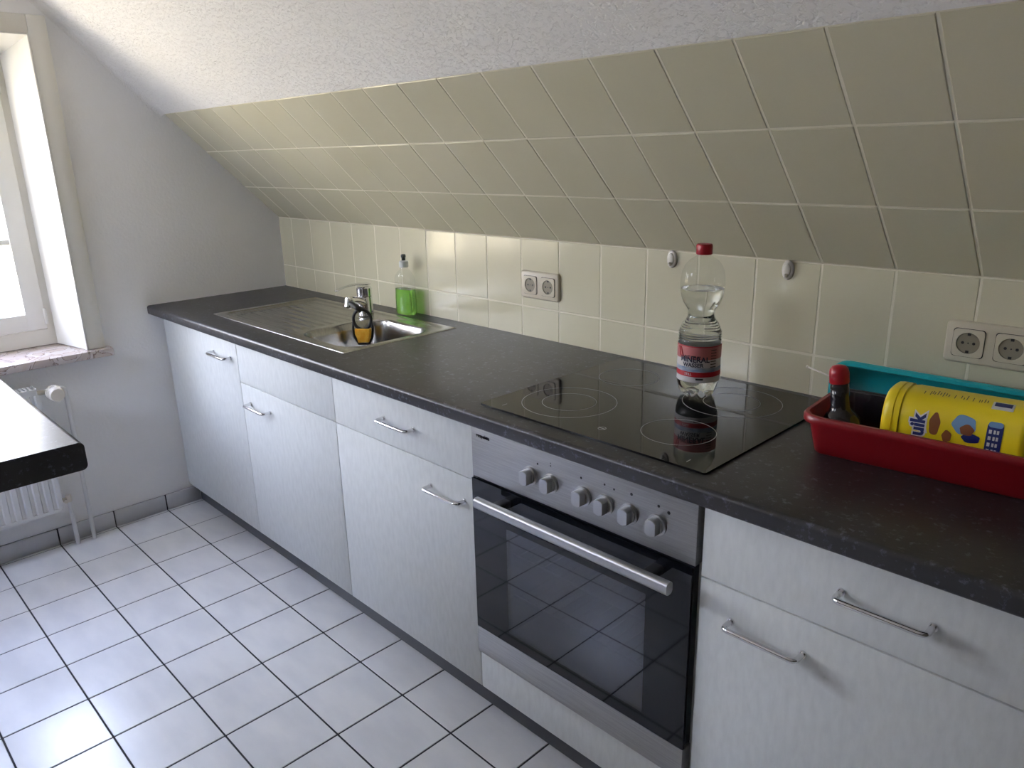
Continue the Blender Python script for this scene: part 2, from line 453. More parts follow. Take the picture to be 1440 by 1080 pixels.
# window: splayed reveal boards, casing, sashes
win = thing('window_1', 'white wooden casement window in the left wall', 'window'); del win['label']; del win['category']
win['kind'] = 'structure'
FXW = -.20                      # room face of the fixed frame
jy = -.328; jy2 = WY0 + (WY1 - jy) * 1.0 * 0 - 0 + .041
def quadbox(bm, a, b, t):       # board: a,b lists of 4 pts (front, back)
    vs = [bm.verts.new(p) for p in a + b]
    for q in ((0, 1, 2, 3), (7, 6, 5, 4), (0, 4, 5, 1), (1, 5, 6, 2), (2, 6, 7, 3), (3, 7, 4, 0)): bm.faces.new([vs[i] for i in q])
for name, ya, yb2, out in (('reveal_board', WY1, jy, .0), ('reveal_board', WY0, WY0 + .041, .0)):
    bm = bmesh.new()
    back_y = WY1 if ya == WY1 else WY0
    quadbox(bm, [(.004, ya, .72), (FXW, yb2, .72), (FXW, yb2, 1.79), (.004, ya, 1.79)],
            [(.004, back_y + (.0001 if ya == WY1 else -.0001), .72), (FXW, back_y, .72), (FXW, back_y, 1.79), (.004, back_y, 1.79)], .01)
    obj(name, bm, M['white_paint'], win)
bm = bmesh.new()
quadbox(bm, [(.004, WY0, 1.787), (.004, WY1, 1.787), (FXW, WY1, 1.745), (FXW, WY0, 1.745)],
        [(.004, WY0, 1.79), (.004, WY1, 1.79), (FXW, WY1, 1.79), (FXW, WY0, 1.79)], .01)
obj('head_board', bm, M['white_paint'], win)
# fixed frame
fy1, fy0 = jy - .0, WY0 + .041
bm = bmesh.new()
box(bm, FXW - .055, FXW, fy1 - .024, WY1, .72, 1.79)
box(bm, FXW - .055, FXW, WY0, fy0 + .024, .72, 1.79)
box(bm, FXW - .055, FXW, fy0 + .0241, fy1 - .0241, .72, .780)
box(bm, FXW - .055, FXW, fy0 + .0241, fy1 - .0241, 1.715, 1.79)
ym1 = fy1 + (fy0 - fy1) / 3; ym2 = fy1 + (fy0 - fy1) * 2 / 3
for ym in (ym1, ym2): box(bm, FXW - .055, FXW - .001, ym - .02, ym + .02, .7801, 1.7149)
obj('window_frame', bm, M['casing'], win)
def sash(ya, yb_):
    s = .064; zb, zt = .783, 1.712; xo, xi = FXW - .048, FXW + .006
    bm = bmesh.new()
    box(bm, xo, xi, yb_ - s, yb_, zb, zt, bev=.003)
    box(bm, xo, xi, ya, ya + s, zb, zt, bev=.003)
    box(bm, xo + .0002, xi - .0002, ya + s - .002, yb_ - s + .002, zb, zb + .062, bev=.003)
    box(bm, xo + .0002, xi - .0002, ya + s - .002, yb_ - s + .002, zt - .062, zt, bev=.003)
    box(bm, xo + .006, xi - .006, ya + s - .002, yb_ - s + .002, 1.102, 1.122, bev=.003)
    o = obj('sash', bm, M['white_paint'], win, auto=30)
    p = boxo('pane', (FXW - .024, FXW - .020, ya + s - .006, yb_ - s + .006, zb + .058, zt - .058), M['pane'], o)
    return o
s1 = sash(ym1 + .0202, fy1 - .0245)
s2 = sash(ym2 + .0202, ym1 - .0202)
s3 = sash(fy0 + .0245, ym2 - .0202)
bm = bmesh.new(); cyl(bm, (FXW + .006, fy1 - .024, .800), (0, 0, 1), .006, .06, 12, bev=.001); cyl(bm, (FXW + .006, fy1 - .024, 1.62), (0, 0, 1), .006, .06, 12, bev=.001)
obj('hinge', bm, M['white_paint'], s1, auto=30)
# casing: flat boards with a thin bead on the inner edge
bm = bmesh.new(); cw = .058
box(bm, 0, .016, WY1 + .006, WY1 + .006 + cw, .7185, 1.793 + cw, bev=.002)
box(bm, 0, .016, WY0 - .006 - cw, WY0 - .006, .7185, 1.793 + cw, bev=.002)
box(bm, 0, .0159, WY0 - .0061, WY1 + .0061, 1.7931, 1.793 + cw, bev=.002)
struct(obj('trim_2', bm, M['casing'], auto=30))
bm = bmesh.new()
box(bm, -.004, .0185, WY1 - .0002, WY1 + .0058, .7187, 1.793, bev=.002)
box(bm, -.004, .0185, WY0 - .0058, WY0 + .0002, .7187, 1.793, bev=.002)
box(bm, -.004, .0185, WY0 - .0001, WY1 + .0001, 1.7871, 1.7930, bev=.002)
struct(obj('trim_3', bm, M['white_paint'], auto=30))
bm = bmesh.new(); box(bm, FXW - .03, .045, WY0 - .08, -.2045, .6895, .7180, bev=.003)
o = obj('window_sill', bm, M['marble'], win, auto=30)
# outer sill and reveal close the wall outside the frame
struct(boxo('trim_4', (-WD - .05, FXW - .03, WY0, WY1, .6895, .7195), M['plaster']))

# skirting tiles
bm = bmesh.new()
box(bm, 0, .006, RYF, .04, 0.0005, .064, mi=1)
j = 0
while FY - j * FT > RYF:
    yb_, ya = min(FY - j * FT, .04), max(FY - (j + 1) * FT, RYF)
    box(bm, .0015, .0115, ya + .0028, yb_ - (.0028 if j else 0), 0.0005, .0645, bev=.0015, seg=1)
    j += 1
struct(obj('baseboard_left', bm, [M['skirt'], M['floor_grout']], auto=30))

# ------------------------------------------------------------------ worktop with sink cut-out
CYF = -.0486; CZB = .8140; CX1 = 3.075
SX0, SX1, SY0, SY1 = .377, 1.236, .049, .470
def worktop_profile(yf, yb, zt, zb, rt, rb, n=6):
    P = [(yb, zb), (yb, zt)]
    for i in range(n + 1):
        a = PI / 2 * i / n; P.append((yf + rt - rt * math.sin(a), zt - rt + rt * math.cos(a)))
    for i in range(n + 1):
        a = PI / 2 * i / n; P.append((yf + rb - rb * math.cos(a), zb + rb - rb * math.sin(a)))
    return P
bm = bmesh.new()
prism(bm, worktop_profile(CYF, SY0 + .012, H, CZB, .009, .006), lambda a, b, d: (d, a, b), .0015, CX1)
box(bm, .0015, CX1, SY1 - .012, YB - .0012, CZB, H)
box(bm, .0015, SX0 + .012, SY0 + .012, SY1 - .012, CZB, H)
box(bm, SX1 - .012, CX1, SY0 + .012, SY1 - .012, CZB, H)
wt = obj('worktop', bm, M['worktop'], auto=40)
tag(wt, 'long dark speckled laminate worktop running along the tiled wall', 'worktop')

# ------------------------------------------------------------------ base cabinets
YF = 0.0; FTK = .018; ZPB, ZPT = .0875, .809; ZG_ = .6555
def bar_handle(parent, xa, xb, z):
    """bent round wire handle; feet bend back into the front"""
    bm = bmesh.new(); pr = .030
    P = arc_path([(xa, .0, z), (xa, -pr, z), (xb, -pr, z), (xb, 0, z)], .011, 6)
    tube(bm, P, .0048, 14)
    for x in (xa, xb): cyl(bm, (x, -.0002, z), (0, -1, 0), .0066, .0035, 16)
    return obj('handle', bm, M['chrome'], parent, auto=40)
def carcass(x0, x1, root, top=.812):
    bm = bmesh.new(); t = .016
    box(bm, x0 + .001, x0 + t, FTK + .003, YB - .02, .088, top)
    box(bm, x1 - t, x1 - .001, FTK + .003, YB - .02, .088, top)
    box(bm, x0 + t, x1 - t, FTK + .003, YB - .02, .088, .088 + t)
    box(bm, x0 + t, x1 - t, YB - .026, YB - .02, .104, top)
    return obj('carcass', bm, M['carcass'], root)
def front(name, x0, x1, z0, z1, root, g=.0013):
    bm = bmesh.new(); box(bm, x0 + g, x1 - g, YF, YF + FTK, z0 + g, z1 - g, bev=.0012, seg=2)
    return obj(name, bm, M['front_patchy'] if x0 > 2.43 else M['front'], root, auto=30)
XA, XB, XC, XD, XE, XF = .024, .6424, 1.242, 1.8356, 2.4389, 3.046
def cabinet(x0, x1, label, doors):
    r = thing('base_cabinet', label, 'cabinet', (0, 0, 0), group='white base cabinets under the worktop')
    carcass(x0, x1, r)
    for nm, z0, z1, h in doors:
        f = front(nm, x0, x1, z0, z1, r)
        if h: bar_handle(f, *h)
    return r
cabinet(XA, XB, 'tall single-door white cabinet at the wall end, handle high on its right', [('door', ZPB, ZPT, (.462, .596, .733))])
cabinet(XB, XC, 'white sink cabinet with plain drawer front and handle at door upper left', [('drawer', ZG_, ZPT, None), ('door', ZPB, ZG_, (.708, .842, .592))])
cabinet(XC, XD, 'white cabinet directly left of the oven, drawer above door', [('drawer', ZG_, ZPT, (1.487, 1.615, .727)), ('door', ZPB, ZG_, (1.672, 1.800, .592))])
cabinet(XE, XF, 'white cabinet right of the oven with two bar handles and brown patches on its fronts', [('drawer', ZG_, ZPT, (2.682, 2.812, .729)), ('door', ZPB, ZG_, (2.504, 2.634, .593))])
fl = boxo('filler_strip', (.003, .0185, .004, .020, ZPB, .811), M['front']); tag(fl, 'narrow pale filler strip closing the gap between wall and first cabinet', 'filler strip')
pl = boxo('plinth', (.012, XF, .0419, .058, .0004, .0862), M['plinth'], bev=.001); tag(pl, 'long dark grey kickboard under the white cabinets', 'plinth')

# ------------------------------------------------------------------ oven in its housing
oc = thing('oven_cabinet', 'white oven housing with a low blank panel beneath the oven', 'cabinet', group=None)
bm = bmesh.new()
for a, b in ((XD + .001, XD + .016), (XE - .016, XE - .001)): box(bm, a, b, FTK + .003, YB - .02, .088, .812)
box(bm, XD + .016, XE - .016, FTK + .003, YB - .02, .088, .104); box(bm, XD + .016, XE - .016, FTK + .06, YB - .02, .186, .196)
obj('carcass', bm, M['carcass'], oc)
front('panel', XD, XE, ZPB, .199, oc)
ov = thing('oven', 'built-in oven with silver control panel and black glass door', 'oven')
OX0, OX1 = XD + .0035, XE - .0075
bm = bmesh.new()
bx0, bx1, by0, by1, bz0, bz1 = OX0 + .02, OX1 - .02, .024, .50, .204, .800
box(bm, bx0, bx1, by1 - .01, by1, bz0, bz1)
box(bm, bx0, bx0 + .05, by0, by1 - .01, bz0, bz1)
box(bm, bx1 - .05, bx1, by0, by1 - .01, bz0, bz1)
box(bm, bx0 + .05, bx1 - .05, by0, by1 - .01, bz0, .262)
box(bm, bx0 + .05, bx1 - .05, by0, by1 - .01, .640, bz1)
obj('body', bm, M['cavity'], ov)
for z in (.36, .47):
    bm = bmesh.new(); rx0, rx1 = bx0 + .052, bx1 - .052
    tube(bm, [(rx0, .05, z), (rx1, .05, z)], .003, 8); tube(bm, [(rx0, .42, z), (rx1, .42, z)], .003, 8)
    for i in range(17): tube(bm, [(rx0 + .012 + i * (rx1 - rx0 - .024) / 16, .05, z), (rx0 + .012 + i * (rx1 - rx0 - .024) / 16, .42, z)], .0016, 6)
    obj('rack', bm, M['rack'], ov, smooth=True)
cp = boxo('control_panel', (OX0, OX1, -.006, .020, .6725, .8095), M['alu'], ov, bev=.0015)
def knob(x, z, ang):
    bm = bmesh.new()
    cyl(bm, (0, -.006, 0), (0, -1, 0), .0205, .005, 40, bev=.001)
    cyl(bm, (0, -.011, 0), (0, -1, 0), .0165, .004, 40)
    # grip: circle with two flats
    r, fl = .0165, .0115
    P = []
    for i in range(48):
        a = 2 * PI * i / 48; P.append((max(-fl, min(fl, r * math.cos(a))), r * math.sin(a)))
    c, s = math.cos(ang), math.sin(ang)
    Q = [(p[0] * c - p[1] * s, p[0] * s + p[1] * c) for p in P]
    A = [bm.verts.new((a, -.015, b)) for a, b in Q]; B = [bm.verts.new((a, -.029, b)) for a, b in Q]
    C_ = [bm.verts.new((a * .93, -.0305, b * .93)) for a, b in Q]
    for R0, R1 in ((A, B), (B, C_)):
        for i in range(48): bm.faces.new((R0[i], R0[(i + 1) % 48], R1[(i + 1) % 48], R1[i]))
    bm.faces.new(C_)
    for v in bm.verts: v.co += Vector((x, 0, z))
    return obj('knob', bm, M['alu_bar'], cp, auto=35)
KX = [2.026, 2.085, 2.172, 2.228, 2.286, 2.349]
KZ = .7275
for x in KX: knob(x, KZ, 0)
def mark_disc(x, z, r):
    bm = bmesh.new(); cyl(bm, (x, -.0059, z), (0, -1, 0), r, .0004, 14)
    obj('printed_symbol', bm, M['black_print'], cp)
for x, z, r in ((2.047, .760, .0024), (2.084, .766, .0016), (2.084, .772, .0012), (2.166, .764, .0026), (2.225, .768, .0022), (2.248, .765, .0022),
                (2.289, .768, .0030), (2.350, .764, .0028), (2.372, .758, .0034)): mark_disc(x, z, r)
text_obj('lettering', 'respekta', .0125, lambda x, y, z: (1.878 + x * 1.0, -.0062 - abs(z) * .3, .7765 + y), M['black_print'], cp, bold=.0004, depth=.0003)

dr = thing('door', '', ''); del dr['label']; del dr['category']; dr.name = 'oven_door'; dr.parent = ov
DZ0, DZ1 = .2735, .6680; WX0, WX1, WZa, WZb = 1.950, 2.330, .305, .575
bm = bmesh.new()
y0, y1 = -.0095, -.0035
# glass sheet as four black-printed borders around the clear middle
box(bm, OX0, WX0, y0, y1, DZ0, DZ1); box(bm, WX1, OX1 - .004, y0, y1, DZ0, DZ1)
box(bm, WX0, WX1, y0, y1, DZ0, WZa); box(bm, WX0, WX1, y0, y1, WZb, DZ1)
gf = obj('glass_border', bm, M['door_glass'], dr)
boxo('window_pane', (WX0, WX1, y0, y1, WZa, WZb), M['oven_pane'], dr)
bm = bmesh.new()
box(bm, OX0 + .004, WX0 - .012, y1, .021, DZ0 + .002, DZ1 - .004); box(bm, WX1 + .012, OX1 - .008, y1, .021, DZ0 + .002, DZ1 - .004)
box(bm, WX0 - .012, WX1 + .012, y1, .021, DZ0 + .002, WZa - .012); box(bm, WX0 - .012, WX1 + .012, y1, .021, WZb + .012, DZ1 - .004)
obj('door_frame', bm, M['cavity'], dr)
boxo('bottom_strip', (OX0, OX1 - .004, -.0105, .018, .2015, .2730), M['alu'], dr, bev=.0012)
bm = bmesh.new()
hp = rrect(-.010, .010, -.0125, .0125, .008, 5)
prism(bm, hp, lambda a, b, d: (d, -.0525 + a, .6405 + b), 1.901, 2.410)
_nf = len(bm.faces)
for x in (1.955, 2.356):
    prism(bm, rrect(x - .012, x + .012, .632, .650, .004, 3), lambda a, b, d: (a, d, b), -.0455, -.0095)
bm.faces.ensure_lookup_table()
for f_ in bm.faces[_nf:]: f_.material_index = 1
obj('handle', bm, [M['alu_bar'], M['black_print']], dr, auto=35)

# ------------------------------------------------------------------ hob
hob = thing('hob', 'black frameless ceramic hob with printed rings set on the worktop', 'hob')
HX0, HX1, HY0, HY1 = 1.864, 2.437, .001, .512
bm = bmesh.new()
prism(bm, rrect(HX0, HX1, HY0, HY1, .006, 4), lambda a, b, d: (a, b, d), H + .0003, H + .0042)
obj('glass_plate', bm, M['glass_black'], hob, auto=40)
def ring(bm, cx, cy, r, w=.0012, n=96, z=H + .0043, a0=0, a1=360):
    k = [];
    for i in range(n + 1):
        a = math.radians(a0 + (a1 - a0) * i / n)
        k.append([bm.verts.new((cx + (r + s) * math.cos(a), cy + (r + s) * math.sin(a), z + dz)) for s, dz in ((-w / 2, -.0002), (-w / 2, .0001), (w / 2, .0001), (w / 2, -.0002))])
    for p, q in zip(k, k[1:]):
        for i in range(4): bm.faces.new((p[i], p[(i + 1) % 4], q[(i + 1) % 4], q[i]))
for cx, cy, rr in ((2.008, .138, (.105, .060)), (1.990, .378, (.0725,)), (2.272, .372, (.105, .060)), (2.290, .140, (.0725,))):
    bm = bmesh.new()
    for r in rr: ring(bm, cx, cy, r)
    obj('cooking_zone_ring', bm, M['marking'], hob)
bm = bmesh.new(); ring(bm, 2.168, .055, .008, .001); obj('printed_symbol', bm, M['marking'], hob)
bm = bmesh.new(); box(bm, 2.160, 2.176, .0543, .0556, H + .0041, H + .0046); obj('printed_symbol', bm, M['marking'], hob)
for x in (1.915, 2.385): boxo('printed_symbol', (x, x + .001, .022, .036, H + .0041, H + .0045), M['marking'], hob)

# ------------------------------------------------------------------ sink
sink = thing('sink', 'stainless steel inset sink with ribbed drainer left and square bowl right', 'sink')
BX0, BX1, BY0, BY1 = .893, 1.196, .092, .408
def rr_sdf(x, y, x0, x1, y0, y1, r):
    cx, cy = (x0 + x1) / 2, (y0 + y1) / 2
    qx, qy = abs(x - cx) - (x1 - x0) / 2 + r, abs(y - cy) - (y1 - y0) / 2 + r
    return math.hypot(max(qx, 0), max(qy, 0)) + min(max(qx, qy), 0) - r
def smooth(a, b, x):
    t = max(0, min(1, (x - a) / (b - a))); return t * t * (3 - 2 * t)
def sink_z(x, y):
    z = .0030
    e = min(x - SX0, SX1 - x, y - SY0, SY1 - y)
    z *= smooth(-.0005, .004, e)
    d = rr_sdf(x, y, SX0 + .022, SX1 - .022, SY0 + .022, SY1 - .022, .03)     # whole basin pressed in a little
    z -= .0045 * smooth(.0, -.012, d)
    dr_ = rr_sdf(x, y, SX0 + .035, BX0 - .030, SY0 + .045, SY1 - .045, .05)    # drainer field
    z -= .004 * smooth(.0, -.016, dr_)
    w = smooth(-.015, -.035, dr_)
    z += w * .0028 * (.5 + .5 * math.cos((y - .26) / .036 * 2 * PI)) ** 2
    b = rr_sdf(x, y, BX0, BX1, BY0, BY1, .070)
    z -= .150 * smooth(.001, -.027, b) ** .8
    if b < -.03:
        q = math.hypot(x - 1.045, y - .25); z -= .005 * smooth(.09, .04, q)
    return z
bm = bmesh.new()
def axis(a, b, extra, step=.0042):
    L_ = [a]; 
    while L_[-1] + step < b: L_.append(L_[-1] + step)
    L_.append(b); L_ += extra; return sorted(set(round(v, 5) for v in L_))
xs = axis(SX0, SX1, [SX0 + .001, SX0 + .002, SX1 - .001, SX1 - .002]); ys = axis(SY0, SY1, [SY0 + .001, SY0 + .002, SY1 - .001, SY1 - .002])
G = [[bm.verts.new((x, y, H + .0003 + sink_z(x, y))) for y in ys] for x in xs]
for i in range(len(xs) - 1):
    for j in range(len(ys) - 1): bm.faces.new((G[i][j], G[i + 1][j], G[i + 1][j + 1], G[i][j + 1]))
bas = obj('basin', bm, M['steel'], sink, smooth=True)
if bas.data.polygons[0].normal.z < 0: bas.data.flip_normals()
sm = bas.modifiers.new('sheet', 'SOLIDIFY'); sm.thickness = .0008; sm.offset = -1
bm = bmesh.new(); zz = H - .150
cyl(bm, (1.045, .25, zz - .006), (0, 0, 1), .038, .003, 40, bev=.001)
for k in range(8):
    a = k * PI / 4; cyl(bm, (1.045 + .02 * math.cos(a), .25 + .02 * math.sin(a), zz - .0029), (0, 0, 1), .004, .0004, 10)
obj('drain', bm, M['chrome'], sink, auto=40)

# tap
tap = thing('tap', 'chrome single-lever mixer tap standing behind the sink bowl', 'tap', (.818, .408, H - .001))
bm = bmesh.new()
lathe(bm, [(.027, 0), (.027, .005), (.0270, .008), (.0265, .012), (.0262, .062), (.0250, .064), (.0250, .066), (.0265, .068), (.0265, .096), (.021, .101)], 40)
obj('body', bm, M['chrome'], tap, auto=35)
bm = bmesh.new()
sd = Vector((.070, -.108, 0)).normalized()
P0 = Vector((0, 0, .046)) + sd * .018
pts = [P0 + sd * (t * .112) + Vector((0, 0, .026 * math.sin(t * PI * .55))) for t in [i / 10 for i in range(11)]]
tube(bm, pts, lambda t: .0155 - .004 * math.sin(t * PI) , 20)
obj('spout', bm, M['chrome'], tap, smooth=True)
tip = pts[-1]
bm = bmesh.new(); cyl(bm, tip + Vector((0, 0, .004)) + sd * .002, (.25, -.35, -1), .0125, .024, 24, bev=.0015)
obj('aerator', bm, M['chrome'], tap, auto=35)
bm = bmesh.new()
ld = Vector((.10, -1, 0)).normalized(); lp = Vector((-ld.y, ld.x, 0))
sec = []
for t, w, h, zc in ((-.022, .012, .006, .107), (-.012, .021, .010, .108), (.015, .021, .009, .111), (.045, .013, .006, .113), (.085, .010, .0045, .110), (.112, .009, .0035, .104), (.122, .006, .003, .1015)):
    c = ld * t
    sec.append([bm.verts.new(c + lp * (w * math.cos(a)) + Vector((0, 0, zc + h * .5 * math.sin(a)))) for a in [2 * PI * k / 16 for k in range(16)]])
for a, b in zip(sec, sec[1:]):
    for k in range(16): bm.faces.new((a[k], a[(k + 1) % 16], b[(k + 1) % 16], b[k]))
bm.faces.new(list(reversed(sec[0]))); bm.faces.new(sec[-1])
obj('lever', bm, M['chrome'], tap, smooth=True)

# sponge holder hanging from the spout with its sponge
sh = thing('sponge_holder', 'black rubber ring holder hanging from the tap spout into the bowl', 'sponge holder', (.964, .296, .868))
# faces the room: local x runs across, y through, z up
hr = math.radians(38); sh.rotation_euler = (0, 0, hr)
bm = bmesh.new()
P = [(.030 * math.cos(a), 0, .033 * math.sin(a)) for a in [2 * PI * k / 40 for k in range(40)]]
tube(bm, P, .0052, 12, closed=True)
tube(bm, [(-.030, 0, -.006), (-.034, 0, -.030), (-.030, 0, -.060), (-.018, 0, -.082), (.018, 0, -.082), (.030, 0, -.060), (.034, 0, -.030), (.030, 0, -.006)], .0042, 10)
obj('ring', bm, M['rubber'], sh, smooth=True)
bm = bmesh.new()
q = Matrix.Rotation(-hr, 4, 'Z')
tp = q @ (Vector((.818, .408, H - .001)) + tip + Vector((0, 0, -.004)) - Vector((.964, .296, .868)))
tube(bm, [tp, tp * .75 + Vector((.0, -.008, .012)), Vector((-.012, -.004, .040)), Vector((.000, 0, .030))], lambda t: .0075 + .003 * t, 12)
obj('strap', bm, M['rubber'], sh, smooth=True)
sp = thing('sponge', 'small yellow kitchen sponge held in the black ring at the sink', 'sponge', (.964, .296, .868), hr)
bm = bmesh.new()
pts = [(-.0245, -.030), (.0245, -.030), (.0255, -.050), (.020, -.057), (.0205, -.074), (-.0165, -.076), (-.018, -.058), (-.0245, -.050)]
prism(bm, pts, lambda a, b, d: (a, d, b), -.013, .013)
bmesh.ops.bevel(bm, geom=bm.edges[:], offset=.0015, segments=2, profile=.5, affect='EDGES')
obj('sponge_block', bm, M['sponge'], sp, auto=40)

# ------------------------------------------------------------------ washing-up liquid
so = thing('soap_bottle', 'clear bottle half full of green washing-up liquid beside the sink', 'bottle', (.930, .503, H + .0003), math.radians(8))
def oval(zs, n=48, ax=1., ay=.62):
    return zs
def oval_body(prof, name, m, parent, cap1=True, ay=.50):
    bm = bmesh.new()
    def mod(r, z, a): return r, z
    lathe(bm, prof, 56, mod=mod, cap1=cap1)
    for v in bm.verts:
        k = ay if v.co.z < .125 else ay + (1 - ay) * min(1, (v.co.z - .125) / .035)
        v.co.y *= k
    return obj(name, bm, m, parent, auto=50)
oval_body([(.040, 0), (.045, .003), (.0468, .010), (.0468, .060), (.0450, .080), (.0455, .110), (.041, .132), (.024, .150), (.0135, .158), (.0125, .170)], 'bottle_body', M['pet'], so)
oval_body([(.0390, .0015), (.0440, .004), (.0456, .010), (.0456, .060), (.0441, .078), (.0443, .0895)], 'liquid', M['soap'], so, ay=.49)
bm = bmesh.new(); lathe(bm, [(.0155, .165), (.0160, .167), (.0160, .184), (.012, .187), (.007, .188)], 32); obj('collar', bm, M['frost'], so, auto=40)
bm = bmesh.new(); lathe(bm, [(.0065, .1881), (.0068, .190), (.0068, .197), (.0085, .199), (.0085, .206), (.006, .209)], 28); obj('cap', bm, M['black_cap'], so, auto=40)

# ------------------------------------------------------------------ mineral water bottle
WBX, WBY = 2.188, .368
wb = thing('water_bottle', 'large clear mineral water bottle with red cap standing on the hob', 'bottle', (WBX, WBY, H + .0046))
def petal(r, z, a):
    k = max(0, 1 - z / .045)
    if k <= 0: return r, z
    w = .5 + .5 * math.cos(5 * a + .6)
    return r * (1 - .16 * k * (1 - w)), z + (.016 * (1 - w)) * k * k
prof = [(.010, .012), (.022, .006), (.030, .0), (.037, .003), (.043, .014), (.046, .028), (.0468, .036), (.0462, .038), (.0462, .122), (.0470, .126)]
for i in range(7):
    z = .130 + i * .0055; prof += [(.0470 - .0022 * max(0, i - 3), z), (.0455 - .0022 * max(0, i - 3), z + .0027)]
prof += [(.0345, .171), (.0300, .178), (.0288, .186), (.0298, .194), (.034, .201), (.0405, .211), (.0445, .222), (.0468, .236), (.0472, .248), (.0466, .263), (.0445, .277), (.0395, .290), (.0310, .3005), (.0190, .3085), (.0140, .311), (.0140, .318)]
bm = bmesh.new(); lathe(bm, prof, 64, mod=petal, cap0=True); obj('bottle_body', bm, M['pet'], wb, auto=55)
wprof = [(r - .0012, z + (.0015 if z < .02 else 0)) for r, z in prof if z < .2405] + [(.0455, .2405)]
bm = bmesh.new(); lathe(bm, wprof, 64, mod=petal); obj('water', bm, M['water'], wb, auto=55)
bm = bmesh.new()
n = 60
def capmod(r, z, a): return (r + (.0004 if int(a / (2 * PI) * 60 + .5) % 2 else 0), z)
lathe(bm, [(.0158, .3135), (.0168, .315), (.0168, .332), (.0150, .3355)], 60, mod=capmod); obj('cap', bm, M['red_cap'], wb, auto=50)
# printed label wraps the body, white with coloured bands
def band(name, z0, z1, m, parent, r=.0467, a0=0., a1=360., th=.0003):
    bm = bmesh.new(); n = max(6, int((a1 - a0) / 5)); K = []
    full = a1 - a0 >= 360
    for i in range(n if full else n + 1):
        a = math.radians(a0 + (a1 - a0) * i / n)
        K.append([bm.verts.new((rr * math.cos(a), rr * math.sin(a), z)) for rr, z in ((r, z0), (r + th, z0), (r + th, z1), (r, z1))])
    L_ = list(zip(K, K[1:])) + ([(K[-1], K[0])] if full else [])
    for p, q_ in L_:
        for i in range(4): bm.faces.new((p[i], p[(i + 1) % 4], q_[(i + 1) % 4], q_[i]))
    if not full: bm.faces.new(K[0]); bm.faces.new(list(reversed(K[-1])))
    return obj(name, bm, m, parent, smooth=False)
lb = band('label', .040, .1215, M['label_white'], wb)
band('label_panel', .092, .1190, M['label_pink'], lb, r=.0471)
band('label_stripe', .1191, .1214, M['label_red'], lb, r=.0471)
band('label_stripe', .0530, .0640, M['label_red'], lb, r=.0471)
band('label_panel', .0641, .0740, M['label_blue'], lb, r=.0471)
VA = math.radians(-66)      # direction the label faces
def on_bottle(rad, a_off, z0):
    def f(x, y, z):
        a = VA + a_off + x / rad; r = rad + z * .3
        return (r * math.cos(a), r * math.sin(a), z0 + y)
    return f
text_obj('lettering', 'MINERAL', .0165, on_bottle(.0477, -.08, .0915), M['ink'], lb, bold=.0005)
text_obj('lettering', 'WASSER', .0125, on_bottle(.0477, -.14, .0792), M['ink'], lb, bold=.0003)
text_obj('lettering', 'STILL', .0075, on_bottle(.0477, -.35, .0585), M['white_print'], lb)
bm = bmesh.new()
for i, (a, z, w, h) in enumerate([(-.55, .099, .10, .0012), (-.42, .099, .16, .0014), (-.22, .0985, .22, .0016), (.05, .0985, .16, .0014)] + [(.68, .112 - k * .0062, .30, .0016) for k in range(7)] + [(.02, .0465, .34, .0036)]):
    K = []
    for k in range(9):
        b = VA + a + w * k / 8; K.append([bm.verts.new((rr * math.cos(b), rr * math.sin(b), zz)) for rr, zz in ((.0472, z), (.0479, z), (.0479, z + h), (.0472, z + h))])
    for p, q_ in zip(K, K[1:]):
        for s in range(4): bm.faces.new((p[s], p[(s + 1) % 4], q_[(s + 1) % 4], q_[s]))
obj('small_print', bm, M['black_print'], lb)['kind'] = 'stuff'
bm = bmesh.new()
for k in range(2):
    a = -.95 + k * .14
    P = [(.0476 * math.cos(VA + a + t * .16), .0476 * math.sin(VA + a + t * .16), .118 - t * .022) for t in (0, .3, .6, 1)]
    tube(bm, P, .0014, 8)
obj('label_emblem', bm, M['label_red'], lb)

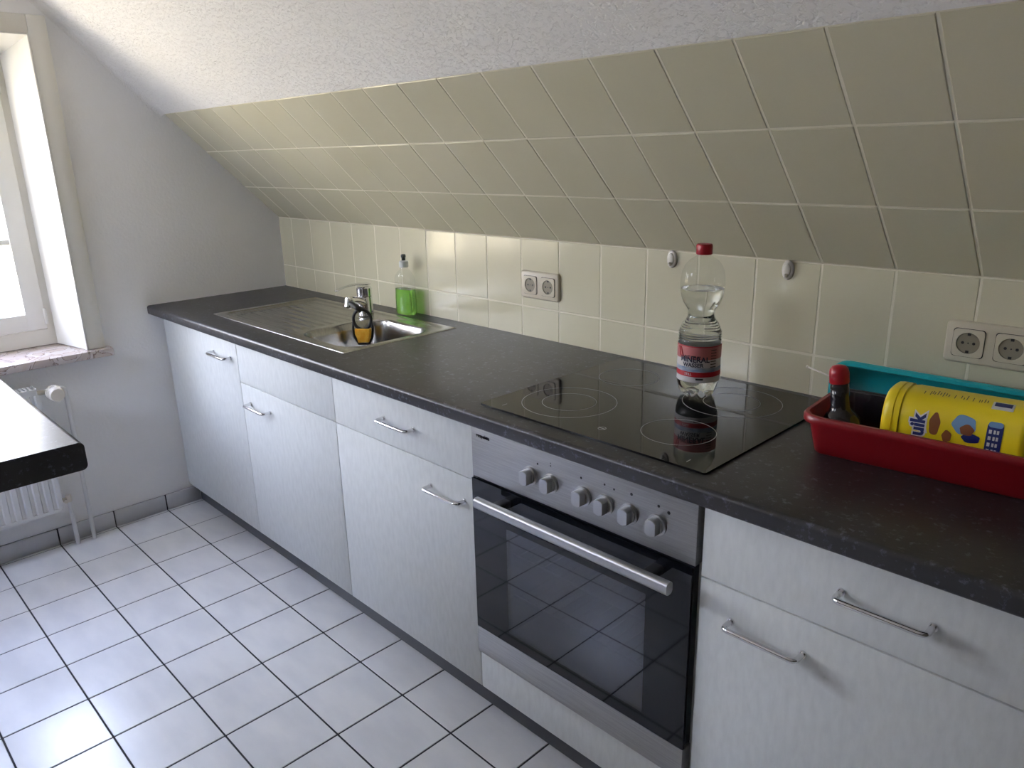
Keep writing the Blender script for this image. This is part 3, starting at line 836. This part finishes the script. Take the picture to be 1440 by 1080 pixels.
# ------------------------------------------------------------------ sockets and hooks
def socket(xc, zc, label):
    r = thing('double_socket', label, 'wall socket', (xc, YB, zc), group=None)
    bm = bmesh.new()
    for d0, ins in ((0, 0), (-.004, 0), (-.0075, .0015), (-.009, .004)): pass
    rings = []
    for y, ins in ((-.0003, 0), (-.0055, 0), (-.0085, .0014), (-.0100, .0045)):
        rings.append([bm.verts.new((a, y, b)) for a, b in rrect(-.0765 + ins, .0765 - ins, -.0405 + ins, .0405 - ins, .009, 6)])
    n = len(rings[0])
    for A, B in zip(rings, rings[1:]):
        for i in range(n): bm.faces.new((A[i], A[(i + 1) % n], B[(i + 1) % n], B[i]))
    bm.faces.new(rings[0]); bm.faces.new(rings[-1])
    obj('frame', bm, M['socket'], r, auto=40)
    for sx in (-.0355, .0355):
        bm = bmesh.new()
        prism(bm, rrect(sx - .0275, sx + .0275, -.0275, .0275, .006, 5), lambda a, b, d: (a, d, b), -.0100, -.0101 - .0002)
        gap = obj('shadow_gap', bm, M['black_print'], r)
        # insert: square plate with a round well
        bm = bmesh.new()
        out = []
        for k in range(64):
            t = 2 * PI * k / 64; c_, s_ = math.cos(t), math.sin(t); q_ = (abs(c_) ** 9 + abs(s_) ** 9) ** (-1 / 9) * .0265
            out.append((sx + q_ * c_, q_ * s_))
        n = len(out)
        def well(rad):
            res = []
            for a, b in out:
                t = math.atan2(b, a - sx); res.append((sx + rad * math.cos(t), rad * math.sin(t)))
            return res
        R = [[bm.verts.new((a, y, b)) for a, b in pts_] for pts_, y in ((out, -.0103), (out, -.0125), (well(.0205), -.0128), (well(.0200), -.0122))]
        for A, B in zip(R, R[1:]):
            for i in range(n): bm.faces.new((A[i], A[(i + 1) % n], B[(i + 1) % n], B[i]))
        ins = obj('insert', bm, M['socket'], r, auto=40)
        bm = bmesh.new()
        R = [[bm.verts.new((a, y, b)) for a, b in pts_] for pts_, y in ((well(.0200), -.0122), (well(.0196), -.01045))]
        for A, B in zip(R, R[1:]):
            for i in range(n): bm.faces.new((A[i], A[(i + 1) % n], B[(i + 1) % n], B[i]))
        bm.faces.new(R[-1]); obj('well', bm, M['socket_in'], ins, auto=40)
        bm = bmesh.new()
        for dx in (-.0095, .0095): cyl(bm, (sx + dx, -.0105, 0), (0, -1, 0), .0027, .0004, 14)
        cyl(bm, (sx, -.0105, 0), (0, -1, 0), .0013, .0004, 10)
        box(bm, sx - .0028, sx + .0028, -.0110, -.0104, .0145, .0192); box(bm, sx - .0028, sx + .0028, -.0110, -.0104, -.0192, -.0145)
        obj('contact_holes', bm, M['black_print'], ins)
    return r
socket(1.543, 1.0075, 'cream double wall socket above the worktop between sink and hob')
socket(2.7025, 1.0165, 'cream double wall socket on the right above the teal tray')
def hook(xc, zc, label):
    r = thing('adhesive_hook', label, 'hook', (xc, YB, zc), group='oval white adhesive hooks on the tiles')
    bm = bmesh.new()
    def ell(a_, b_, y): return [bm.verts.new((a_ * math.cos(2 * PI * k / 32), y, b_ * math.sin(2 * PI * k / 32))) for k in range(32)]
    R = [ell(.0135, .0215, -.0003), ell(.0140, .0220, -.003), ell(.0125, .0205, -.0058), ell(.0105, .0180, -.0066)]
    for A, B in zip(R, R[1:]):
        for i in range(32): bm.faces.new((A[i], A[(i + 1) % 32], B[(i + 1) % 32], B[i]))
    bm.faces.new(R[0]); bm.faces.new(R[-1]); obj('pad', bm, M['hook'], r, auto=50)
    bm = bmesh.new()
    R = [ell(.0085, .0145, -.0066), ell(.0088, .0148, -.0078), ell(.0070, .0125, -.0092), ell(.0035, .0065, -.0098)]
    for A, B in zip(R, R[1:]):
        for i in range(32): bm.faces.new((A[i], A[(i + 1) % 32], B[(i + 1) % 32], B[i]))
    bm.faces.new(R[-1]); tube(bm, [(0, -.0085, -.009), (0, -.012, -.013), (0, -.0145, -.0125)], lambda t: .0045 - .001 * t, 12)
    obj('hook_arm', bm, M['hook'], r, smooth=True)
hook(1.992, 1.121, 'small oval white hook on the tiles left of the water bottle')
hook(2.294, 1.121, 'small oval white hook on the tiles right of the water bottle')

# ------------------------------------------------------------------ trays and their contents
def tray(name, label, L_, W_, h, fl, m, loc, rot, cr=.018, lip=.015, fw=.009):
    bm = bmesh.new()
    def rg(off, z, r): return [bm.verts.new((a, b, z)) for a, b in rrect(-off, L_ + off, -off, W_ + off, max(.003, r + off), 7)]
    t = .0022
    R = [rg(-.004, 0, cr), rg(0, .003, cr), rg(fl, h - lip, cr), rg(fl + fw, h - lip, cr), rg(fl + fw + .0012, h - lip + .003, cr), rg(fl + fw + .001, h - .004, cr),
         rg(fl + fw - .002, h, cr), rg(fl + .001, h, cr), rg(fl - t + .0004, h - .003, cr), rg(-t, .0055, cr), rg(-t - .003, .0030, cr)]
    n = len(R[0])
    for A, B in zip(R, R[1:]):
        for i in range(n): bm.faces.new((A[i], A[(i + 1) % n], B[(i + 1) % n], B[i]))
    bm.faces.new(list(reversed(R[0]))); bm.faces.new(R[-1])
    o = obj(name, bm, m, auto=40); o.location = loc; o.rotation_euler = rot
    tag(o, label, 'tray'); return o
A5 = math.radians(4.8)
TO = Vector((2.522, .219, H + .0003))
tray('plastic_tray', 'red plastic tray on the worktop holding a bottle and yellow canister', .44, .160, .076, .014, M['red_tray'], TO, (0, 0, A5))
tray('plastic_tray', 'teal plastic tray standing on its long edge behind the red one', .44, .068, .062, .012, M['teal'], (2.462, .521, H + .0245), (PI / 2, 0, 0), lip=.010)
def tl(x, y, z): return TO + Matrix.Rotation(A5, 3, 'Z') @ Vector((x, y, z))

sb = thing('sauce_bottle', 'dark glossy bottle with red cap standing in the red tray', 'bottle', tl(.038, .046, .0082))
sb.rotation_euler = (0, math.radians(-8), 0)
bm = bmesh.new()
lathe(bm, [(.030, 0), (.0325, .003), (.0325, .044), (.0310, .052), (.0255, .061), (.0195, .067), (.0170, .075), (.0164, .092), (.0158, .118)], 40)
obj('bottle_body', bm, M['dark_bottle'], sb, smooth=True)
bm = bmesh.new(); lathe(bm, [(.0160, .1175), (.0170, .119), (.0172, .136), (.0155, .144), (.0110, .149), (.004, .151)], 36); obj('cap', bm, M['red_cap'], sb, auto=45)

# yellow canister lying on its side
cn = thing('canister', 'yellow plastic canister with blue print lying in the red tray', 'canister', tl(.103, .074, .0690), A5)
def sup(t, hy, hz, e=2.9):
    c, s = math.cos(t), math.sin(t)
    return hy * math.copysign(abs(c) ** (2 / e), c), hz * math.copysign(abs(s) ** (2 / e), s)
def xloft(prof, name, m, parent, n=72, hy=.0605, hz=.0645):
    bm = bmesh.new(); R = []
    for x, k in prof: R.append([bm.verts.new((x, *[q_ - 0 for q_ in sup(2 * PI * i / n, hy + k, hz + k)])) for i in range(n)])
    for A, B in zip(R, R[1:]):
        for i in range(n): bm.faces.new((A[i], A[(i + 1) % n], B[(i + 1) % n], B[i]))
    bm.faces.new(R[0]); bm.faces.new(R[-1])
    return obj(name, bm, m, parent, auto=50)
xloft([(.030, -.0025), (.034, -.0022), (.040, -.0008), (.050, -.0010), (.196, -.0010), (.200, .0002), (.208, .0002), (.213, -.004), (.216, -.009)], 'can_body', M['yellow'], cn)
xloft([(0, -.012), (.0015, -.0055), (.006, -.0012), (.012, -.0002), (.0185, 0), (.0190, -.0016), (.0205, -.0016), (.0210, 0), (.0290, 0), (.0295, -.0018)], 'lid', M['yellow'], cn)
def on_can(x0, s0, lift=.0004):
    """place print: u along the can's circumference (arc length from the front middle, up positive), v along x"""
    n_ = 400
    pts_ = []
    for i in range(n_ + 1):
        t = PI - PI * 1.0 * i / n_ * 1.0 - 0
        pts_.append(sup(t + 0, .0595, .0635))
    # t = PI is the front (-y); go up and over
    acc = [0]
    for a, b in zip(pts_, pts_[1:]): acc.append(acc[-1] + math.hypot(b[0] - a[0], b[1] - a[1]))
    def f(u, v, w):
        s = s0 + u; sg = 1
        if s < 0: s = -s; sg = -1
        k = min(range(n_ + 1), key=lambda i: abs(acc[i] - s)); k = max(1, min(n_ - 1, k))
        p = pts_[k]; d = (pts_[k + 1][0] - pts_[k - 1][0], pts_[k + 1][1] - pts_[k - 1][1]); l = math.hypot(*d)
        dd = s - acc[k]; nx, nz = -d[1] / l, d[0] / l
        y, z = p[0] + d[0] / l * dd + nx * (lift + w), p[1] + d[1] / l * dd + nz * (lift + w)
        return (x0 + v, y, z * sg)
    return f
def patch(name, pts_, x0, s0, m, h=.0003, lift=.0002, parent=cn):
    bm = bmesh.new()
    F = on_can(x0, s0, lift)
    r = bmesh.ops.create_grid(bm, x_segments=1, y_segments=1, size=1); bmesh.ops.delete(bm, geom=r['verts'], context='VERTS')
    A = [bm.verts.new((u, v, 0)) for u, v in pts_]; f = bm.faces.new(A)
    us = [p[0] for p in pts_]
    k = int((max(us) - min(us)) / .004) + 1
    for i in range(1, k):
        u = min(us) + (max(us) - min(us)) * i / k
        bmesh.ops.bisect_plane(bm, geom=bm.verts[:] + bm.edges[:] + bm.faces[:], plane_co=(u, 0, 0), plane_no=(1, 0, 0))
    r = bmesh.ops.extrude_face_region(bm, geom=bm.faces[:])
    for v in r['geom']:
        if isinstance(v, bmesh.types.BMVert): v.co.z += h
    for v in bm.verts: v.co = Vector(F(*v.co))
    return obj(name, bm, m, parent)
# letters read along the circumference ("uik" from bottom to top); text x -> u, text y -> -v
def rot_text(s, size, x0, s0, m, lift, bold, name='lettering'):
    F = on_can(x0, s0, lift)
    return text_obj(name, s, size, lambda x, y, z: F(x, -y, z * .5), m, cn, bold=bold)
rot_text('uik', .030, .060, .016, M['white_print'], .0002, .0036)
rot_text('uik', .030, .060, .016, M['navy'], .0007, .0012)
def blob(cx, cy, rx, ry, n=30, wob=.07, seed=1):
    rnd = random.Random(seed); ph = rnd.random() * 6
    return [(cx + rx * math.cos(2 * PI * i / n) * (1 + wob * math.sin(3 * 2 * PI * i / n + ph)), cy + ry * math.sin(2 * PI * i / n) * (1 + wob * math.sin(5 * 2 * PI * i / n + ph))) for i in range(n)]
patch('printed_splash', blob(.026, .0, .019, .008, seed=3), .084, -.004, M['brown'])
patch('printed_splash', blob(.030, .0, .016, .017, seed=5), .126, .0, M['lightblue'])
patch('printed_splash', blob(.022, .0, .009, .010, seed=8), .131, .0, M['brown'], lift=.0006)
patch('printed_splash', blob(.010, .0, .008, .013, seed=9), .138, .0, M['navy'], lift=.0005)
patch('printed_splash', blob(.006, .0, .010, .007, seed=11), .104, .0, M['brown'], lift=.0005)
patch('printed_panel', rrect(-.025, .040, -.011, .011, .004, 3), .169, .0, M['navy'])
patch('printed_panel', rrect(.034, .043, -.010, .010, .004, 3), .169, .0, M['lightblue'], lift=.0006)
bm = bmesh.new(); F = on_can(.169, .0, .0007)
for k in range(5):
    for c, w in ((-.006, .004), (.0, .003), (.0045, .003)):
        u = -.018 + k * .0105
        vs = box(bm, u, u + .006, c - w / 2, c + w / 2, 0, .0003)
for v in bm.verts: v.co = Vector(F(*v.co))
obj('small_print', bm, M['white_print'], cn)['kind'] = 'stuff'
bm = bmesh.new(); F = on_can(.0, .0, .0003)
rnd = random.Random(4)
x = .056
while x < .150:
    L2 = rnd.uniform(.008, .020); u0 = .077 + rnd.uniform(-.001, .004)
    box(bm, u0, u0 + L2, x, x + .0011, 0, .0003); x += rnd.choice([.003, .0035, .0042, .009])
for v in bm.verts: v.co = Vector(F(*v.co))
obj('small_print', bm, M['black_print'], cn)['kind'] = 'stuff'
patch('printed_panel', rrect(.066, .090, -.016, .014, .001, 2), .172, .0, M['white_print'])
patch('printed_panel', rrect(.074, .087, -.013, .011, .0008, 2), .172, .0, M['navy'], lift=.0006)

pk = thing('dark_infill', 'added dark slab filling the dark back of the red tray', 'dark_infill', tl(.006, .1465, .0062), A5)
pk.rotation_euler = (-.06, 0, A5)
bm = bmesh.new(); box(bm, 0, .200, -.0075, .0075, 0, .080, bev=.005, seg=3)  # dark slab added to fill the dark area behind the bottle
obj('infill_body', bm, M['dark_bottle'], pk, auto=40)
rod = thing('plastic_rod', 'thin pale rod sticking out leftwards behind the red-capped bottle', 'rod')
bm = bmesh.new()
ra, rb = Vector((2.446, .34, .9705)), Vector((2.493, .34, .9600)); dv = rb - ra
tube(bm, [ra, rb, Vector((2.508, .34, .955)), Vector((2.520, .34, .942)), Vector((2.530, .34, .8545))], .0017, 8)
tube(bm, [ra - dv * .03, ra + dv * .05], .0026, 10)
obj('rod_shaft', bm, M['wire'], rod, smooth=True)

# ------------------------------------------------------------------ second worktop on the left
tb = thing('table', 'table with dark edge and glaring top reaching in from the left', 'table', (0, 0, 0))
TZ, TT = .900, .053; TXE = 1.6005; TYF = -.7235
bm = bmesh.new()
P = worktop_profile(-1.25, TYF, TZ, TZ - TT, .012, .012)
# rolled edge towards +y: mirror the profile
P = [(-1.25 + TYF - a, b) for a, b in worktop_profile(-1.25 , TYF, TZ, TZ - TT, .010, .010)]
prism(bm, P, lambda a, b, d: (d, a, b), .36, TXE)
obj('tabletop', bm, M['worktop'], tb, auto=40)
for x, y in ((.46, -1.17), (1.50, -1.18), (.46, -.98)):
    bm = bmesh.new(); cyl(bm, (x, y, .0005), (0, 0, 1), .03, TZ - TT - .0005, 32); cyl(bm, (x, y, .0002), (0, 0, 1), .045, .008, 32, bev=.002)
    obj('leg', bm, M['chrome'], tb, auto=40)

# ------------------------------------------------------------------ radiator
rd = thing('radiator', 'white ribbed panel radiator under the window with round thermostat valve', 'radiator')
RX0, RX1, RY1, RZ0, RZ1 = .034, .094, -.484, .163, .638
RY0 = -1.45
bm = bmesh.new(); n = int((RY1 - RY0) / .0333)
pts = []
P = []
for i in range(n):
    y = RY0 + .008 + i * .0333
    P += [(RX1 - .0065, y), (RX1 - .0065, y + .010), (RX1, y + .0145), (RX1, y + .029)]
P = [(RX0 + .045, RY0 + .004)] + P + [(RX1 - .0065, RY1 - .006), (RX0 + .045, RY1 - .006)]
prism(bm, P, lambda a, b, d: (a, b, d), RZ0 + .012, RZ1 - .030)
box(bm, RX0 + .045, RX1 - .002, RY0 + .004, RY1 - .006, RZ1 - .030, RZ1 - .012)
box(bm, RX0 + .045, RX1 - .002, RY0 + .004, RY1 - .006, RZ0, RZ0 + .012)
obj('front_panel', bm, M['rad'], rd)
boxo('back_panel', (RX0, RX0 + .010, RY0 + .004, RY1 - .006, RZ0 + .01, RZ1 - .012), M['rad'], rd)
boxo('side_cover', (RX0 - .001, RX1 - .001, RY1 - .0055, RY1 - .003, RZ0 + .004, RZ1 - .006), M['rad'], rd)
boxo('side_cover', (RX0 - .001, RX1 - .001, RY0 + .001, RY0 + .0035, RZ0 + .004, RZ1 - .006), M['rad'], rd)
bm = bmesh.new()
box(bm, RX0, RX0 + .006, RY0 + .004, RY1 - .006, RZ1 - .0115, RZ1 - .008); box(bm, RX1 - .010, RX1 - .002, RY0 + .004, RY1 - .006, RZ1 - .0115, RZ1 - .008)
y = RY0 + .006
while y < RY1 - .012:
    box(bm, RX0 + .006, RX1 - .010, y, y + .007, RZ1 - .0115, RZ1 - .008); y += .0125
obj('top_grille', bm, M['rad'], rd)
boxo('convector', (RX0 + .012, RX0 + .043, RY0 + .01, RY1 - .012, RZ0 + .02, RZ1 - .05), M['plinth'], rd)
bm = bmesh.new(); vz, vy = .608, -.437
cyl(bm, (.064, RY1 - .006, vz), (0, 1, 0), .009, .062, 16); cyl(bm, (.064, vy, vz - .02), (0, 0, 1), .010, .03, 16)
cyl(bm, (.064, vy, vz), (1, 0, 0), .014, .022, 20)
vb = obj('valve_body', bm, M['rad_knob'], rd, auto=40)
bm = bmesh.new()
def ribs(r, z, a): return (r - (.0040 if (int(a / (2 * PI) * 64 + .25) % 2 == 0 and .004 < z < .030) else 0), z)
lathe(bm, [(.021, 0), (.0265, .003), (.0270, .006), (.0268, .012), (.0262, .028), (.0255, .031), (.0252, .050), (.0215, .0565), (.010, .058)], 256, mod=ribs)
for v in bm.verts: v.co = Vector((.086 + v.co.z, vy + v.co.y, vz - v.co.x))
obj('thermostat_knob', bm, M['rad_knob'], vb, auto=25)
bm = bmesh.new(); cyl(bm, (.060, RY1 - .006, .190), (0, 1, 0), .008, .038, 14); cyl(bm, (.060, -.453, .180), (0, 0, 1), .0105, .026, 16); cyl(bm, (.062, -.466, .190), (1, 0, 0), .008, .018, 6)
obj('return_valve', bm, M['rad_knob'], rd, auto=40)
bm = bmesh.new(); tube(bm, arc_path([(.064, vy, vz + .004), (.062, -.394, vz + .004), (.052, -.393, .0)], .02, 6), .0075, 16)
for v in bm.verts: v.co.z = max(v.co.z, .0004)
tag(obj('heating_pipe', bm, M['rad'], auto=50), 'long white heating pipe from the thermostat valve down to the floor', 'pipe')
bm = bmesh.new(); tube(bm, [(.060, -.453, .180), (.052, -.450, .0004)], .0075, 16)
tag(obj('heating_pipe', bm, M['rad'], auto=50), 'short white heating pipe at the lower corner of the radiator', 'pipe')

# ------------------------------------------------------------------ camera, sky
cam = bpy.data.cameras.new('camera'); co = bpy.data.objects.new('camera', cam); COL.objects.link(co)
co.location = (3.0631, -1.0609, 1.3816); co.rotation_euler = (1.2748, .0222, .7937)
cam.sensor_width = 36; cam.sensor_fit = 'HORIZONTAL'; cam.lens = 1065.96 / 1440 * 36; cam.clip_start = .02
sc.camera = co

w = bpy.data.worlds.new('daylight'); sc.world = w; w.use_nodes = True
nt = w.node_tree; N, L = nt.nodes, nt.links
bg = N['Background']
tc = N.new('ShaderNodeTexCoord'); sx = N.new('ShaderNodeSeparateXYZ')
r = N.new('ShaderNodeValToRGB'); e = r.color_ramp.elements
mr = N.new('ShaderNodeMapRange'); mr.inputs['From Min'].default_value = -1; mr.inputs['From Max'].default_value = 1
L.new(tc.outputs['Generated'], sx.inputs['Vector']); L.new(sx.outputs['Z'], mr.inputs['Value']); L.new(mr.outputs['Result'], r.inputs['Fac'])
e[0].position = .0; e[0].color = (.42, .37, .29, 1)
e[1].position = 1.; e[1].color = (.50, .60, 1.05, 1)
k = e.new(.47); k.color = (.60, .51, .37, 1)
k = e.new(.53); k.color = (.84, .82, .86, 1)
k = e.new(.75); k.color = (.67, .74, .96, 1)
L.new(r.outputs['Color'], bg.inputs['Color']); bg.inputs['Strength'].default_value = 29.

# a shaded ground and hedge colour outside is part of the sky ramp; daylight enters by the gable window and the added roof window
sc.view_settings.view_transform = 'Standard'; sc.view_settings.look = 'None'
sc.view_settings.exposure = 0.; sc.view_settings.gamma = 1.; sc.view_settings.use_curve_mapping = False
